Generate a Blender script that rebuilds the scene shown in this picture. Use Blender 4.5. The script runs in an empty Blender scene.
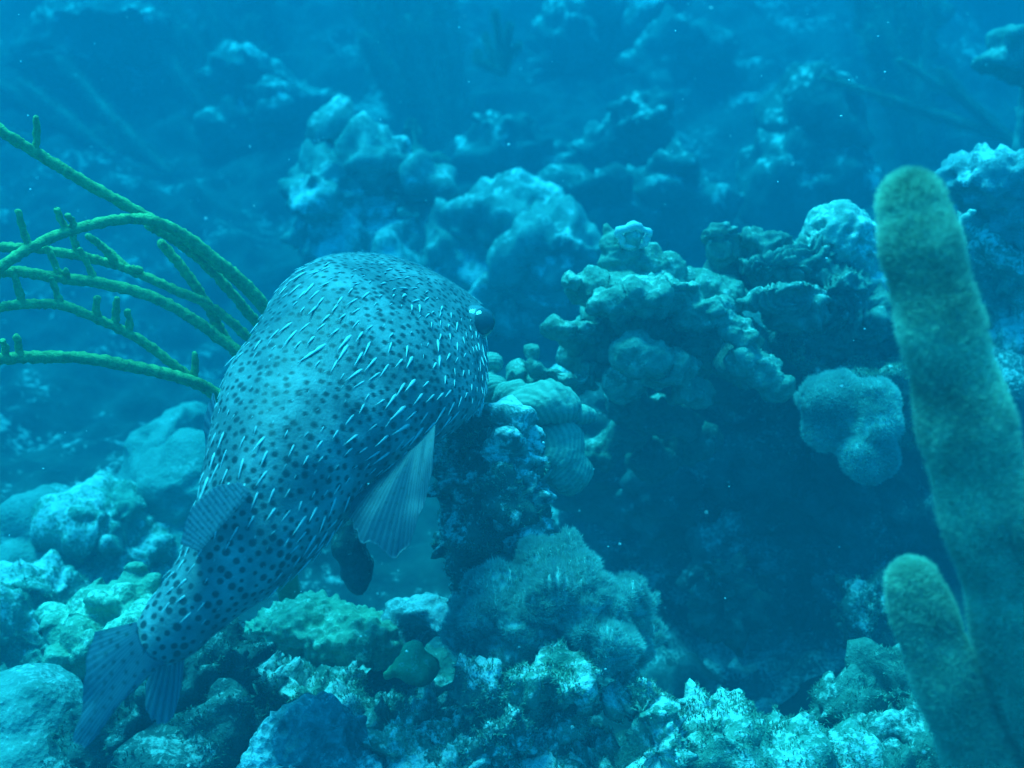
import bpy, math
import numpy as np
from mathutils import Vector, Matrix

S = bpy.context.scene
COL = S.collection
PI = math.pi

# ------------------------------------------------------------------ camera
F = 1098.0                       # focal length in pixels at 1024 wide
PITCH = math.radians(25)
CAM = np.array([0.0, 0.0, 1.0])
RT = np.array([1.0, 0, 0])
UP = np.array([0, math.sin(PITCH), math.cos(PITCH)])
FW = np.array([0, math.cos(PITCH), -math.sin(PITCH)])
cd = bpy.data.cameras.new('camera'); cam = bpy.data.objects.new('camera', cd); COL.objects.link(cam)
cam.location = CAM; cam.rotation_euler = (math.radians(90) - PITCH, 0, 0)
cd.sensor_width = 36; cd.lens = 36 * F / 1024
cd.clip_start = 0.02; cd.clip_end = 500
cd.dof.use_dof = True; cd.dof.focus_distance = 1.2; cd.dof.aperture_fstop = 5.0
S.camera = cam

# ------------------------------------------------------------------ sky seen through the water: blue tinted daylight
SUN_EL, SUN_AZ = math.radians(66), math.radians(-35)     # azimuth from +Y towards +X
w = bpy.data.worlds.new('World'); S.world = w; w.use_nodes = True
nt = w.node_tree; bg = nt.nodes['Background']
sky = nt.nodes.new('ShaderNodeTexSky'); sky.sky_type = 'NISHITA'; sky.sun_disc = False
sky.sun_elevation = SUN_EL; sky.sun_rotation = SUN_AZ
mx = nt.nodes.new('ShaderNodeMix'); mx.data_type = 'RGBA'; mx.blend_type = 'MULTIPLY'
mx.inputs[0].default_value = 1.0
mx.inputs[7].default_value = (0.04, 1.0, 1.2, 1)
nt.links.new(sky.outputs[0], mx.inputs[6]); nt.links.new(mx.outputs[2], bg.inputs[0])
bg.inputs[1].default_value = 0.15
sd = bpy.data.lights.new('sun', 'SUN'); so = bpy.data.objects.new('sun', sd); COL.objects.link(so)
sd.energy = 4.2; sd.angle = math.radians(24); sd.color = (0.11, 0.95, 1.0)
dirv = Vector((math.sin(SUN_AZ) * math.cos(SUN_EL), math.cos(SUN_AZ) * math.cos(SUN_EL), math.sin(SUN_EL)))
so.rotation_euler = dirv.to_track_quat('Z', 'Y').to_euler(); so.location = (0, 3, 6)
S.view_settings.view_transform = 'Standard'; S.view_settings.look = 'None'
S.view_settings.exposure = 1.42; S.view_settings.gamma = 1.0; S.view_settings.use_curve_mapping = False
S.cycles.use_denoising = True
S.cycles.volume_bounces = 1
S.cycles.max_bounces = 6

HAZE_DENS = 1.12
HAZE_COL = (0.003, 0.056, 0.081, 1)

# ------------------------------------------------------------------ helpers
def P(px, py, d):
    return CAM + RT * ((px - 512) / F * d) + UP * ((384 - py) / F * d) + FW * d

def h3(ix, iy, iz, s):
    h = (ix.astype(np.int64) * 374761393 + iy.astype(np.int64) * 668265263 + iz.astype(np.int64) * 2147483647 + s * 974634777) & 0xffffffff
    h = ((h ^ (h >> 13)) * 1274126177) & 0xffffffff
    h = ((h ^ (h >> 16)) * 2246822519) & 0xffffffff
    h = h ^ (h >> 15)
    return h.astype(np.float64) / 4294967295.0

def vn(p, s=0):
    i = np.floor(p); f = p - i; f = f * f * f * (f * (f * 6 - 15) + 10); i = i.astype(np.int64)
    r = 0
    for a in (0, 1):
        for b in (0, 1):
            for c in (0, 1):
                wt = (f[:, 0] if a else 1 - f[:, 0]) * (f[:, 1] if b else 1 - f[:, 1]) * (f[:, 2] if c else 1 - f[:, 2])
                r = r + wt * h3(i[:, 0] + a, i[:, 1] + b, i[:, 2] + c, s)
    return r * 2 - 1

def fbm(p, s=0, o=4, g=.5):
    r = 0; a = 1.0; q = p.copy()
    for k in range(o):
        r = r + a * vn(q, s + k); q = q * 2.03 + 17.1; a *= g
    return r

def ridged(p, s=0, o=3):
    r = 0; a = 1.0; q = p.copy()
    for k in range(o):
        r = r + a * (1 - np.abs(vn(q, s + k)) * 2); q = q * 2.1 + 9.3; a *= .5
    return r

def wor(p, s=0):
    i = np.floor(p).astype(np.int64); best = np.full(len(p), 9.0)
    for a in (-1, 0, 1):
        for b in (-1, 0, 1):
            for c in (-1, 0, 1):
                j = i + np.array([a, b, c])
                q = np.stack([j[:, 0] + h3(j[:, 0], j[:, 1], j[:, 2], s), j[:, 1] + h3(j[:, 0], j[:, 1], j[:, 2], s + 7), j[:, 2] + h3(j[:, 0], j[:, 1], j[:, 2], s + 13)], 1)
                best = np.minimum(best, ((q - p) ** 2).sum(1))
    return np.sqrt(best)

def mesh_obj(name, V, Fc, mat=None, parent=None, smooth=True):
    """V in world space (or parent space if parent given: parent roots are unrotated)."""
    V = np.asarray(V, float)
    if parent is not None: org = np.array(world_loc(parent))
    else: org = np.array([V[:, 0].mean(), V[:, 1].mean(), V[:, 2].min()])
    me = bpy.data.meshes.new(name)
    me.from_pydata((V - org).tolist(), [], Fc if isinstance(Fc, list) else Fc.tolist())
    if smooth: me.polygons.foreach_set('use_smooth', [True] * len(me.polygons))
    me.update()
    o = bpy.data.objects.new(name, me); COL.objects.link(o)
    if parent is not None: o.parent = parent
    else: o.location = org
    if mat: me.materials.append(mat)
    return o

def world_loc(o):
    l = Vector(o.location)
    while o.parent: o = o.parent; l = l + o.location
    return l

def tag(o, label=None, cat=None, group=None, kind=None):
    if label: o['label'] = label
    if cat: o['category'] = cat
    if group: o['group'] = group
    if kind: o['kind'] = kind
    return o

def empty(name, loc, label, cat, group=None):
    o = bpy.data.objects.new(name, None); COL.objects.link(o); o.location = [float(v) for v in loc]
    o.empty_display_size = .05
    return tag(o, label, cat, group)

# ------------------------------------------------------------------ materials
def N(nt, t, **kw):
    n = nt.nodes.new(t)
    for k, v in kw.items(): setattr(n, k, v)
    return n

def ramp(nt, src, stops):
    r = N(nt, 'ShaderNodeValToRGB'); cr = r.color_ramp
    while len(cr.elements) < len(stops): cr.elements.new(.5)
    for e, (p, c) in zip(cr.elements, stops):
        e.position = p; e.color = (c, c, c, 1) if isinstance(c, (int, float)) else (*c, 1)
    nt.links.new(src, r.inputs[0]); return r.outputs[0]

def mixc(nt, f, a, b):
    m = N(nt, 'ShaderNodeMix', data_type='RGBA')
    if hasattr(f, 'links'): nt.links.new(f, m.inputs[0])
    else: m.inputs[0].default_value = f
    for k, v in ((6, a), (7, b)):
        if hasattr(v, 'links'): nt.links.new(v, m.inputs[k])
        else: m.inputs[k].default_value = (*v, 1)
    return m.outputs[2]

def math_(nt, op, a, b=0.0, clamp=False):
    m = N(nt, 'ShaderNodeMath', operation=op, use_clamp=clamp)
    for k, v in ((0, a), (1, b)):
        if hasattr(v, 'links'): nt.links.new(v, m.inputs[k])
        else: m.inputs[k].default_value = v
    return m.outputs[0]

def noise(nt, co, scale, detail=4, rough=.6, dist=0):
    n = N(nt, 'ShaderNodeTexNoise'); n.inputs['Scale'].default_value = scale; n.inputs['Detail'].default_value = detail
    n.inputs['Roughness'].default_value = rough; n.inputs['Distortion'].default_value = dist
    nt.links.new(co, n.inputs['Vector']); return n.outputs['Fac']

def reef_mat(name, dark, mid, light, scale=22, turf=.5, patch=.5, bump=.6, cells=0, cell_scale=60, seed=0.0, fine=140):
    """patchy growth on rock: dark algae turf, mid coral tissue, pale sand and bare skeleton."""
    m = bpy.data.materials.new(name); m.use_nodes = True; nt = m.node_tree; L = nt.links
    b = nt.nodes['Principled BSDF']; b.inputs['Roughness'].default_value = .9
    b.inputs['Specular IOR Level'].default_value = .15
    tc = N(nt, 'ShaderNodeTexCoord'); mp = N(nt, 'ShaderNodeMapping'); mp.inputs['Location'].default_value = (seed * 3.1, seed * 1.7, seed)
    L.new(tc.outputs['Object'], mp.inputs[0]); co = mp.outputs[0]
    n1 = noise(nt, co, scale, 6, .68, .4)
    n2 = noise(nt, co, scale * .42, 4, .6, .3)
    n3 = noise(nt, co, fine, 4, .7)
    c = mixc(nt, ramp(nt, n1, [(.5 - .12 - turf * .05, 0.0), (.5 + .12 - turf * .05, 1.0)]), dark, mid)
    # pale patches: ragged, gathered on ledges where sand settles
    geo = N(nt, 'ShaderNodeNewGeometry'); sx = N(nt, 'ShaderNodeSeparateXYZ'); L.new(geo.outputs['Normal'], sx.inputs[0])
    up = math_(nt, 'MULTIPLY', sx.outputs[2], .13)
    f = math_(nt, 'ADD', math_(nt, 'ADD', n2, up), math_(nt, 'MULTIPLY', math_(nt, 'SUBTRACT', n3, .5), .7))
    t = .78 - .34 * patch
    c = mixc(nt, ramp(nt, f, [(t, 0.0), (t + .13, 1.0)]), c, light)
    c = mixc(nt, ramp(nt, n3, [(.3, .35), (.62, 0.0)]), c, dark)
    h = math_(nt, 'ADD', math_(nt, 'MULTIPLY', n1, .6), math_(nt, 'MULTIPLY', n3, .5))
    if cells:
        v = N(nt, 'ShaderNodeTexVoronoi'); v.inputs['Scale'].default_value = cell_scale; L.new(co, v.inputs['Vector'])
        d = v.outputs['Distance']
        c = mixc(nt, ramp(nt, d, [(.12, cells * .75), (.5, 0.0)]), c, dark)
        h = math_(nt, 'ADD', h, math_(nt, 'MULTIPLY', d, cells * .8))
    L.new(c, b.inputs['Base Color'])
    bp = N(nt, 'ShaderNodeBump'); bp.inputs['Strength'].default_value = bump; bp.inputs['Distance'].default_value = .012
    L.new(h, bp.inputs['Height']); L.new(bp.outputs[0], b.inputs['Normal'])
    return m

DK, MD, LT = (.045, .10, .075), (.20, .32, .25), (.75, .78, .70)
M = {}
M['rock'] = reef_mat('mottled_reef_rock', (.04, .09, .07), (.16, .27, .21), (.66, .70, .62), 26, .3, .42, .9)
M['rock_bright'] = reef_mat('bright_crusted_rock', (.07, .17, .12), (.28, .44, .34), (.80, .84, .78), 32, .7, .66, 1.0, seed=2)
M['rock_white'] = reef_mat('white_patched_rock', (.03, .08, .07), (.14, .24, .19), (.88, .90, .84), 24, .2, .66, 1.0, seed=5)
M['crust'] = reef_mat('ragged_lit_crust', (.05, .12, .10), (.34, .46, .40), (.93, .95, .90), 46, .6, .78, 1.0, seed=31)  # pale crust, whitened further so the colour carries the pillar's lit side
M['rock_dark'] = reef_mat('dark_algae_rock', (.02, .05, .05), (.08, .15, .13), (.35, .43, .40), 20, .1, .28, .9, seed=3)
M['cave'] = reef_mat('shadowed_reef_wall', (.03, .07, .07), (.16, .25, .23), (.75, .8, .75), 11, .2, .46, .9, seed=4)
M['coral'] = reef_mat('pale_coral', (.09, .18, .13), (.26, .38, .30), (.60, .66, .55), 40, .8, .35, .6, .5, 95, seed=6)
M['honey_dull'] = reef_mat('dull_blue_honeycomb_coral', (.06, .14, .15), (.24, .38, .40), (.70, .80, .80), 34, .6, .5, .9, 1.0, 85, seed=27)
M['coral_dim'] = reef_mat('drab_coral', (.05, .11, .09), (.15, .25, .20), (.42, .48, .42), 30, .6, .3, .6, .4, 80, seed=7)
M['lettuce'] = reef_mat('ridged_lettuce_coral', (.05, .11, .09), (.17, .27, .22), (.50, .58, .50), 45, .8, .28, .4, 0, seed=8)
M['pitted'] = reef_mat('pitted_coral', (.16, .26, .22), (.42, .52, .44), (.80, .82, .74), 40, .9, .55, .35, .25, 160, seed=9)
M['green'] = reef_mat('green_honeycomb_coral', (.10, .24, .15), (.28, .48, .33), (.58, .74, .58), 30, .9, .3, .6, .8, 90, seed=10)
M['smooth'] = reef_mat('smooth_pale_coral', (.10, .21, .18), (.23, .35, .31), (.50, .58, .54), 18, .8, .3, .5, .45, 150, seed=11)
M['lumpy'] = reef_mat('lumpy_green_coral', (.12, .24, .15), (.32, .48, .33), (.70, .80, .62), 26, .8, .45, .6, .4, 150, seed=12)
M['pale_rock'] = reef_mat('pale_bare_rock', (.12, .20, .19), (.34, .43, .43), (.68, .74, .74), 20, .6, .45, .8, seed=13)
M['sponge'] = reef_mat('green_sponge', (.14, .36, .15), (.30, .58, .30), (.75, .85, .7), 16, .8, .25, .4, seed=14)
M['far'] = reef_mat('distant_reef', (.02, .06, .06), (.12, .20, .17), (.75, .80, .72), 7, .1, .40, 1.0, seed=15, fine=32)
M['bed'] = reef_mat('seabed_rubble', (.012, .035, .04), (.05, .09, .08), (.45, .5, .46), 6, .0, .22, 1.0, seed=17, fine=38)
M['far_bright'] = reef_mat('bright_distant_reef', (.05, .11, .10), (.28, .38, .34), (.72, .76, .72), 9, .6, .56, .8, seed=25, fine=40)
M['far_dim'] = reef_mat('distant_dim_coral', (.05, .12, .09), (.15, .26, .19), (.60, .66, .55), 9, .4, .40, .9, seed=16, fine=45)

def ring_mat(name):
    m = bpy.data.materials.new(name); m.use_nodes = True; nt = m.node_tree; L = nt.links
    b = nt.nodes['Principled BSDF']; b.inputs['Roughness'].default_value = .85; b.inputs['Specular IOR Level'].default_value = .15
    at = N(nt, 'ShaderNodeAttribute', attribute_name='ring')
    tc = N(nt, 'ShaderNodeTexCoord'); n = noise(nt, tc.outputs['Object'], 60, 4)
    c = mixc(nt, at.outputs['Fac'], (.20, .31, .25), (.36, .48, .38))
    c = mixc(nt, ramp(nt, n, [(.35, .5), (.6, 0.0)]), c, (.12, .2, .15))
    L.new(c, b.inputs['Base Color'])
    bp = N(nt, 'ShaderNodeBump'); bp.inputs['Strength'].default_value = .5; bp.inputs['Distance'].default_value = .004
    L.new(noise(nt, tc.outputs['Object'], 220, 3), bp.inputs['Height']); L.new(bp.outputs[0], b.inputs['Normal'])
    return m
M['ring'] = ring_mat('ringed_plate_coral')

def simple(name, col, rough=.8, var=.3, scale=60, trans=0.0, spec=.2, bump=.2):
    m = bpy.data.materials.new(name); m.use_nodes = True; nt = m.node_tree; L = nt.links
    b = nt.nodes['Principled BSDF']; b.inputs['Roughness'].default_value = rough; b.inputs['Specular IOR Level'].default_value = spec
    tc = N(nt, 'ShaderNodeTexCoord'); n = noise(nt, tc.outputs['Object'], scale, 4)
    c = mixc(nt, ramp(nt, n, [(.3, 0.0), (.7, 1.0)]), tuple(v * (1 - var) for v in col), tuple(min(1, v * (1 + var)) for v in col))
    L.new(c, b.inputs['Base Color'])
    bp = N(nt, 'ShaderNodeBump'); bp.inputs['Strength'].default_value = bump; bp.inputs['Distance'].default_value = .003
    L.new(noise(nt, tc.outputs['Object'], scale * 4, 3), bp.inputs['Height']); L.new(bp.outputs[0], b.inputs['Normal'])
    if trans:
        tr = N(nt, 'ShaderNodeBsdfTranslucent'); L.new(c, tr.inputs[0])
        ms = N(nt, 'ShaderNodeMixShader'); ms.inputs[0].default_value = trans
        L.new(b.outputs[0], ms.inputs[1]); L.new(tr.outputs[0], ms.inputs[2]); L.new(ms.outputs[0], nt.nodes['Material Output'].inputs[0])
    return m
M['rod_green'] = simple('olive_green_branch', (.22, .42, .14), .8, .35, 120, bump=.8)
M['rod_thick'] = simple('olive_rod_flesh', (.40, .55, .42), .9, .35, 50)
M['polyp'] = simple('olive_polyps', (.68, .82, .65), .9, .3, 24, trans=.6)
M['fuzz'] = simple('soft_grey_green_polyps', (.60, .74, .70), .9, .2, 14, trans=.6)
M['fuzz_core'] = simple('soft_coral_flesh', (.38, .52, .48), .9, .3, 14)
M['plume'] = simple('distant_plume', (.20, .32, .24), .9, .3, 8, trans=.3)
M['turf'] = simple('pale_algae_turf', (.30, .42, .30), .9, .5, 40, trans=.3)
M['turf_dark'] = simple('dark_algae_turf', (.07, .15, .11), .9, .5, 40, trans=.3)
M['cap'] = simple('pale_worm_plumes', (.70, .74, .72), .8, .2, 90, trans=.2)
M['speck'] = simple('drifting_speck', (.8, .85, .85), .8, .1, 90)

# ------------------------------------------------------------------ seabed (one sheet)
def seabed_z(x, y):
    p = np.stack([x, y, np.zeros_like(x)], 1)
    z = np.full_like(x, -.12)
    z = z - .22 * np.exp(-(((x - .35) / .5) ** 2 + ((y - 1.75) / .35) ** 2))        # hollow under the coral ledge
    z = z - .12 * np.exp(-(((x + .9) / .7) ** 2 + ((y - 2.9) / .6) ** 2))
    t = np.clip((y - 3.2) / 4.5, 0, 1); z = z + 1.1 * t * t * (3 - 2 * t)             # slope climbs away
    z = z + np.clip((-x - 1.0) / 4, 0, 1) * .25
    amp = np.clip((y - .4) / 2.5, .25, 1.0)
    z = z + amp * (.10 * fbm(p * 1.3, 3, 4) + .05 * ridged(p * 3.1, 9, 3) - .04)
    z = z + amp * .022 * fbm(p * 14, 21, 3)
    return z

def seabed():
    def grade(a, b, n0, lo, hi, far):  # dense inside, growing steps outside
        mid = np.linspace(a, b, n0); st = (b - a) / n0
        out = []; s = st; v = b
        while v < hi: s *= 1.16; v += s; out.append(v)
        out2 = []; s = st; v = a
        while v > lo: s *= 1.16; v -= s; out2.append(v)
        return np.array(out2[::-1] + list(mid) + out)
    xs = grade(-2.6, 2.6, 250, -45, 45, 1); ys = grade(.5, 6.5, 290, -12, 60, 1)
    X, Y = np.meshgrid(xs, ys); x = X.ravel(); y = Y.ravel(); z = seabed_z(x, y)
    nx = len(xs); i, j = np.meshgrid(np.arange(nx - 1), np.arange(len(ys) - 1)); k = (j * nx + i).ravel()
    Fc = np.stack([k, k + 1, k + 1 + nx, k + nx], 1)
    o = mesh_obj('seabed', np.stack([x, y, z], 1), Fc, M['bed'])
    tag(o, kind='structure')
seabed()

def haze():
    me = bpy.data.meshes.new('haze'); x, y0, y1, z0, z1 = 46, -13, 61, -1.6, 2.0
    V = [(-x, y0, z0), (x, y0, z0), (x, y1, z0), (-x, y1, z0), (-x, y0, z1), (x, y0, z1), (x, y1, z1), (-x, y1, z1)]
    me.from_pydata(V, [], [(0, 3, 2, 1), (4, 5, 6, 7), (0, 1, 5, 4), (1, 2, 6, 5), (2, 3, 7, 6), (3, 0, 4, 7)])
    o = bpy.data.objects.new('haze', me); COL.objects.link(o); o['kind'] = 'stuff'
    m = bpy.data.materials.new('sea_water_haze'); m.use_nodes = True; nt = m.node_tree
    nt.nodes.remove(nt.nodes['Principled BSDF'])
    v = N(nt, 'ShaderNodeVolumePrincipled'); v.inputs['Density'].default_value = HAZE_DENS
    v.inputs['Color'].default_value = HAZE_COL; v.inputs['Anisotropy'].default_value = .1
    v.inputs['Absorption Color'].default_value = (.20, .68, .78, 1)
    nt.links.new(v.outputs[0], nt.nodes['Material Output'].inputs['Volume']); me.materials.append(m)
haze()

# ------------------------------------------------------------------ lump builder: overlapping ellipsoids fused, then roughened
import bmesh
def ico(sub):
    bm = bmesh.new(); bmesh.ops.create_icosphere(bm, subdivisions=sub, radius=1)
    V = np.array([v.co[:] for v in bm.verts]); Fc = np.array([[v.index for v in f.verts] for f in bm.faces]); bm.free()
    return V, Fc
ICO4, ICO3, ICO2, ICO1 = ico(4), ico(3), ico(2), ico(1)

def blob(b):
    """b = px, py, depth, rx px, ry px, rz metres [, roll degrees [, tilt degrees]]"""
    px, py, d, rx, ry, rz = b[:6]; a = math.radians(b[6]) if len(b) > 6 else 0; t = math.radians(b[7]) if len(b) > 7 else 0
    V = ICO4[0] * np.array([rx / F * d, ry / F * d, rz])
    # tilt about camera right (top leans away for t>0), then roll about view axis
    y = V[:, 1] * math.cos(t) - V[:, 2] * math.sin(t); z = V[:, 1] * math.sin(t) + V[:, 2] * math.cos(t); V = np.stack([V[:, 0], y, z], 1)
    x = V[:, 0] * math.cos(a) - V[:, 1] * math.sin(a); y = V[:, 0] * math.sin(a) + V[:, 1] * math.cos(a)
    return P(px, py, d) + np.outer(x, RT) + np.outer(y, UP) + np.outer(V[:, 2], FW)

def fuse(blobs, vox, relax=3):
    Vs, Fs, n = [], [], 0
    for b in blobs:
        v = blob(b) if not isinstance(b, tuple) or len(b) >= 6 else b
        Vs.append(v); Fs.append(ICO4[1] + n); n += len(v)
    V = np.concatenate(Vs); Fc = np.concatenate(Fs)
    me = bpy.data.meshes.new('tmp'); me.from_pydata(V.tolist(), [], Fc.tolist())
    o = bpy.data.objects.new('tmp', me); COL.objects.link(o)
    md = o.modifiers.new('r', 'REMESH'); md.mode = 'VOXEL'; md.voxel_size = vox; md.adaptivity = 0
    sm = o.modifiers.new('s', 'SMOOTH'); sm.iterations = relax; sm.factor = .5
    dg = bpy.context.evaluated_depsgraph_get(); dg.update()
    m2 = bpy.data.meshes.new_from_object(o.evaluated_get(dg))
    bpy.data.objects.remove(o); bpy.data.meshes.remove(me)
    V = np.zeros(len(m2.vertices) * 3); m2.vertices.foreach_get('co', V); V = V.reshape(-1, 3)
    Nn = np.zeros(len(m2.vertices) * 3); m2.vertices.foreach_get('normal', Nn); Nn = Nn.reshape(-1, 3)
    return m2, V, Nn

def lump(name, label, cat, blobs, vox=.006, disp=(), mat='rock', group=None, parent=None, relax=3, ring=None):
    me, V, Nn = fuse(blobs, vox, relax)
    W = V.copy(); h = np.zeros(len(V))
    for d in disp:
        k, sc, amp = d[:3]; s = d[3] if len(d) > 3 else 1
        q = V * sc
        if k == 'fbm': e = fbm(q, s, 4) * 1.15
        elif k == 'ridge': e = ridged(q, s, 2) - .6
        elif k == 'knob': e = (.5 - wor(q, s)) * 1.25
        elif k == 'knobwarp': e = .5 - wor(q + .35 * np.stack([fbm(q * .8, 31, 2), fbm(q * .8, 41, 2), fbm(q * .8, 51, 2)], 1), s)
        elif k == 'pit': e = -np.clip(.36 - wor(q, s), 0, 1) * 3
        elif k == 'maze':     # meandering ridges
            n = vn(q * .5, s) * 2.2 + vn(q * .25, s + 3) * 1.5; e = np.cos(n * 9) * .5
        h = h + amp * e
    W = V + Nn * h[:, None]
    rv = None
    if ring:
        c, sp, amp = ring; r = np.linalg.norm(V - P(*c), axis=1) + .004 * fbm(V * 25, 5, 2)
        e = np.cos(r / sp * 2 * PI); W = W + Nn * (e * amp)[:, None]; rv = e * .5 + .5
    if parent is not None: org = np.array(world_loc(parent))
    else: org = np.array([W[:, 0].mean(), W[:, 1].mean(), W[:, 2].min()])
    me.vertices.foreach_set('co', (W - org).ravel())
    me.polygons.foreach_set('use_smooth', [True] * len(me.polygons)); me.update()
    if rv is not None:
        a = me.attributes.new('ring', 'FLOAT', 'POINT'); a.data.foreach_set('value', rv)
    me.name = name; me.materials.clear(); me.materials.append(M[mat])
    o = bpy.data.objects.new(name, me); COL.objects.link(o)
    if parent is not None: o.parent = parent
    else: o.location = org; tag(o, label, cat, group)
    return o

def turf(o, n, length=.006, width=.0016, seed=1, mat='turf'):
    rg = np.random.default_rng(seed); B, Nn = surf_pts(o, n * 3, rg); k = (fbm(B * 38, seed, 3) > .05) & (Nn[:, 2] > -.3); B, Nn = B[k], Nn[k]
    V, Fc = hairs(B, Nn, length, width, rg, up=.4, jit=.6); p = mesh_obj('algae_turf', V, Fc, M[mat], o, False); tag(p, kind='stuff')

def cr(pts, n):
    """Catmull-Rom through rows of pts (any columns), n samples per span."""
    p = np.asarray(pts, float); p = np.vstack([2 * p[0] - p[1], p, 2 * p[-1] - p[-2]]); out = []
    for i in range(1, len(p) - 2):
        t = np.linspace(0, 1, n, endpoint=False)[:, None]
        a, b, c, d = p[i - 1:i + 3]
        out.append(.5 * ((2 * b) + (-a + c) * t + (2 * a - 5 * b + 4 * c - d) * t ** 2 + (-a + 3 * b - 3 * c + d) * t ** 3))
    out.append(p[-2][None]); return np.vstack(out)

def frames(C):
    T = np.gradient(C, axis=0); T /= np.linalg.norm(T, axis=1)[:, None] + 1e-12
    u = np.cross(T[0], [0.3, .1, 1]); u /= np.linalg.norm(u); U = [u]
    for t in T[1:]:
        u = u - t * u.dot(t); u = u / np.linalg.norm(u); U.append(u)
    U = np.array(U); return T, U, np.cross(T, U)

def tube(C, R, seg=10, rough=0, rs=60, cap=True, seed=1):
    C = np.asarray(C, float); R = np.asarray(R, float)
    if cap:   # hemispherical ends by extra shrinking rings
        T = np.gradient(C, axis=0); T /= np.linalg.norm(T, axis=1)[:, None]
        def endc(c, t, r): return [(c + t * r * math.sin(a), r * max(math.cos(a), .04)) for a in (.35, .75, 1.1, 1.4, 1.56)]
        e = endc(C[-1], T[-1], R[-1]); s = endc(C[0], -T[0], R[0])[::-1]
        C = np.vstack([[a for a, _ in s], C, [a for a, _ in e]]); R = np.concatenate([[r for _, r in s], R, [r for _, r in e]])
    T, U, W = frames(C); a = np.linspace(0, 2 * PI, seg, endpoint=False)
    V = C[:, None] + R[:, None, None] * (np.cos(a)[None, :, None] * U[:, None] + np.sin(a)[None, :, None] * W[:, None])
    D = (V - C[:, None]).reshape(-1, 3); V = V.reshape(-1, 3)
    if rough:
        Dn = D / (np.linalg.norm(D, axis=1)[:, None] + 1e-9); V = V + Dn * (rough * fbm(V * rs, seed, 3))[:, None]
    n = len(C); i, j = np.meshgrid(np.arange(n - 1), np.arange(seg), indexing='ij'); i = i.ravel(); j = j.ravel(); j2 = (j + 1) % seg
    Fc = np.stack([i * seg + j, i * seg + j2, (i + 1) * seg + j2, (i + 1) * seg + j], 1).tolist()
    Fc += [list(range(seg))[::-1], list(range((n - 1) * seg, n * seg))]
    return V, Fc

def hairs(base, nrm, length, width, rng, up=0.3, jit=.35, curl=.3):
    """three-sided tapering polyps: V, F"""
    n = len(base); d = nrm + rng.normal(0, jit, (n, 3)) + np.array([0, 0, up]); d /= np.linalg.norm(d, axis=1)[:, None]
    L = length * rng.uniform(.5, 1.25, n)[:, None]; a = np.cross(d, rng.normal(0, 1, (n, 3))); a /= np.linalg.norm(a, axis=1)[:, None]; b = np.cross(d, a)
    bend = a * L * curl * rng.uniform(-1, 1, n)[:, None]
    w = width * .5; V = []
    for k in range(3): V.append(base + w * (a * math.cos(k * 2.094) + b * math.sin(k * 2.094)))
    for k in range(3): V.append(base + d * L * .55 + bend * .3 + .8 * w * (a * math.cos(k * 2.094) + b * math.sin(k * 2.094)))
    V.append(base + d * L + bend)
    V = np.stack(V, 1).reshape(-1, 3); o = (np.arange(n) * 7)[:, None]
    Fq = np.concatenate([o + np.array([k, (k + 1) % 3, 3 + (k + 1) % 3, 3 + k]) for k in range(3)]); Ft = np.concatenate([o + np.array([3 + k, 3 + (k + 1) % 3, 6]) for k in range(3)])
    return V, Fq.tolist() + Ft.tolist()

def surf_pts(o, n, rng, cond=None):
    """random points (parent/world space = object local + origin) and normals on a mesh object"""
    me = o.data; V = np.zeros(len(me.vertices) * 3); me.vertices.foreach_get('co', V); V = V.reshape(-1, 3)
    Nn = np.zeros(len(me.vertices) * 3); me.vertices.foreach_get('normal', Nn); Nn = Nn.reshape(-1, 3)
    k = rng.integers(0, len(V), n); W = V[k] + rng.normal(0, .002, (n, 3)); W = W - Nn[k] * ((W - V[k]) * Nn[k]).sum(1)[:, None] - Nn[k] * .001
    return W + np.array(world_loc(o)), Nn[k]

rng = np.random.default_rng(4)

# ------------------------------------------------------------------ far reef
far_disp = [('fbm', 3, .07), ('knob', 9, .05), ('fbm', 16, .035), ('knob', 30, .012)]
def far(name, label, blobs, mat='far', cat='rock', vox=.022, group=None, disp=None):
    return lump(name, label, cat, blobs, vox, disp or far_disp, mat, group)
far('reef_boulder', 'large hazy boulder with a bright crusted top behind the fish head', [(322, 200, 2.9, 40, 48, .16), (375, 172, 2.95, 50, 30, .16), (425, 185, 2.9, 26, 20, .1), (345, 140, 2.95, 20, 14, .07), (350, 235, 3.0, 60, 45, .2), (400, 260, 3.0, 50, 40, .2)], 'far_bright', vox=.012)
far('reef_boulder', 'flat topped pale coral rock just right of the large hazy boulder', [(490, 232, 2.9, 55, 30, .16), (560, 258, 2.8, 62, 30, .2), (470, 265, 2.95, 60, 40, .2), (530, 290, 3.0, 90, 40, .25)], 'far_bright', vox=.012)
far('coral_cone', 'faint cone shaped coral rising behind the large hazy boulder', [(412, 130, 3.5, 20, 30, .08), (415, 165, 3.5, 36, 30, .12)], 'far_dim', 'coral')
far('coral_mound', 'dim shelf coral with two pale layers in the upper centre haze', [(630, 108, 3.9, 34, 12, .12), (640, 124, 3.8, 32, 12, .12), (620, 150, 4.1, 60, 30, .2)], 'far', 'coral')
far('coral_mound', 'dim mound coral below the two layered shelf coral', [(672, 165, 3.5, 36, 20, .12), (660, 205, 3.6, 70, 40, .2)], 'far', 'coral')
far('coral_mound', 'speckled pale coral lump left of the dim mound, above the flat topped rock', [(585, 187, 3.4, 38, 18, .1), (600, 225, 3.5, 60, 30, .15)], 'far', 'coral')
far('coral_mound', 'dim rounded coral under the small branching sea fan', [(505, 125, 4.0, 44, 26, .14), (520, 165, 4.1, 70, 40, .2)], 'far', 'coral')
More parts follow.
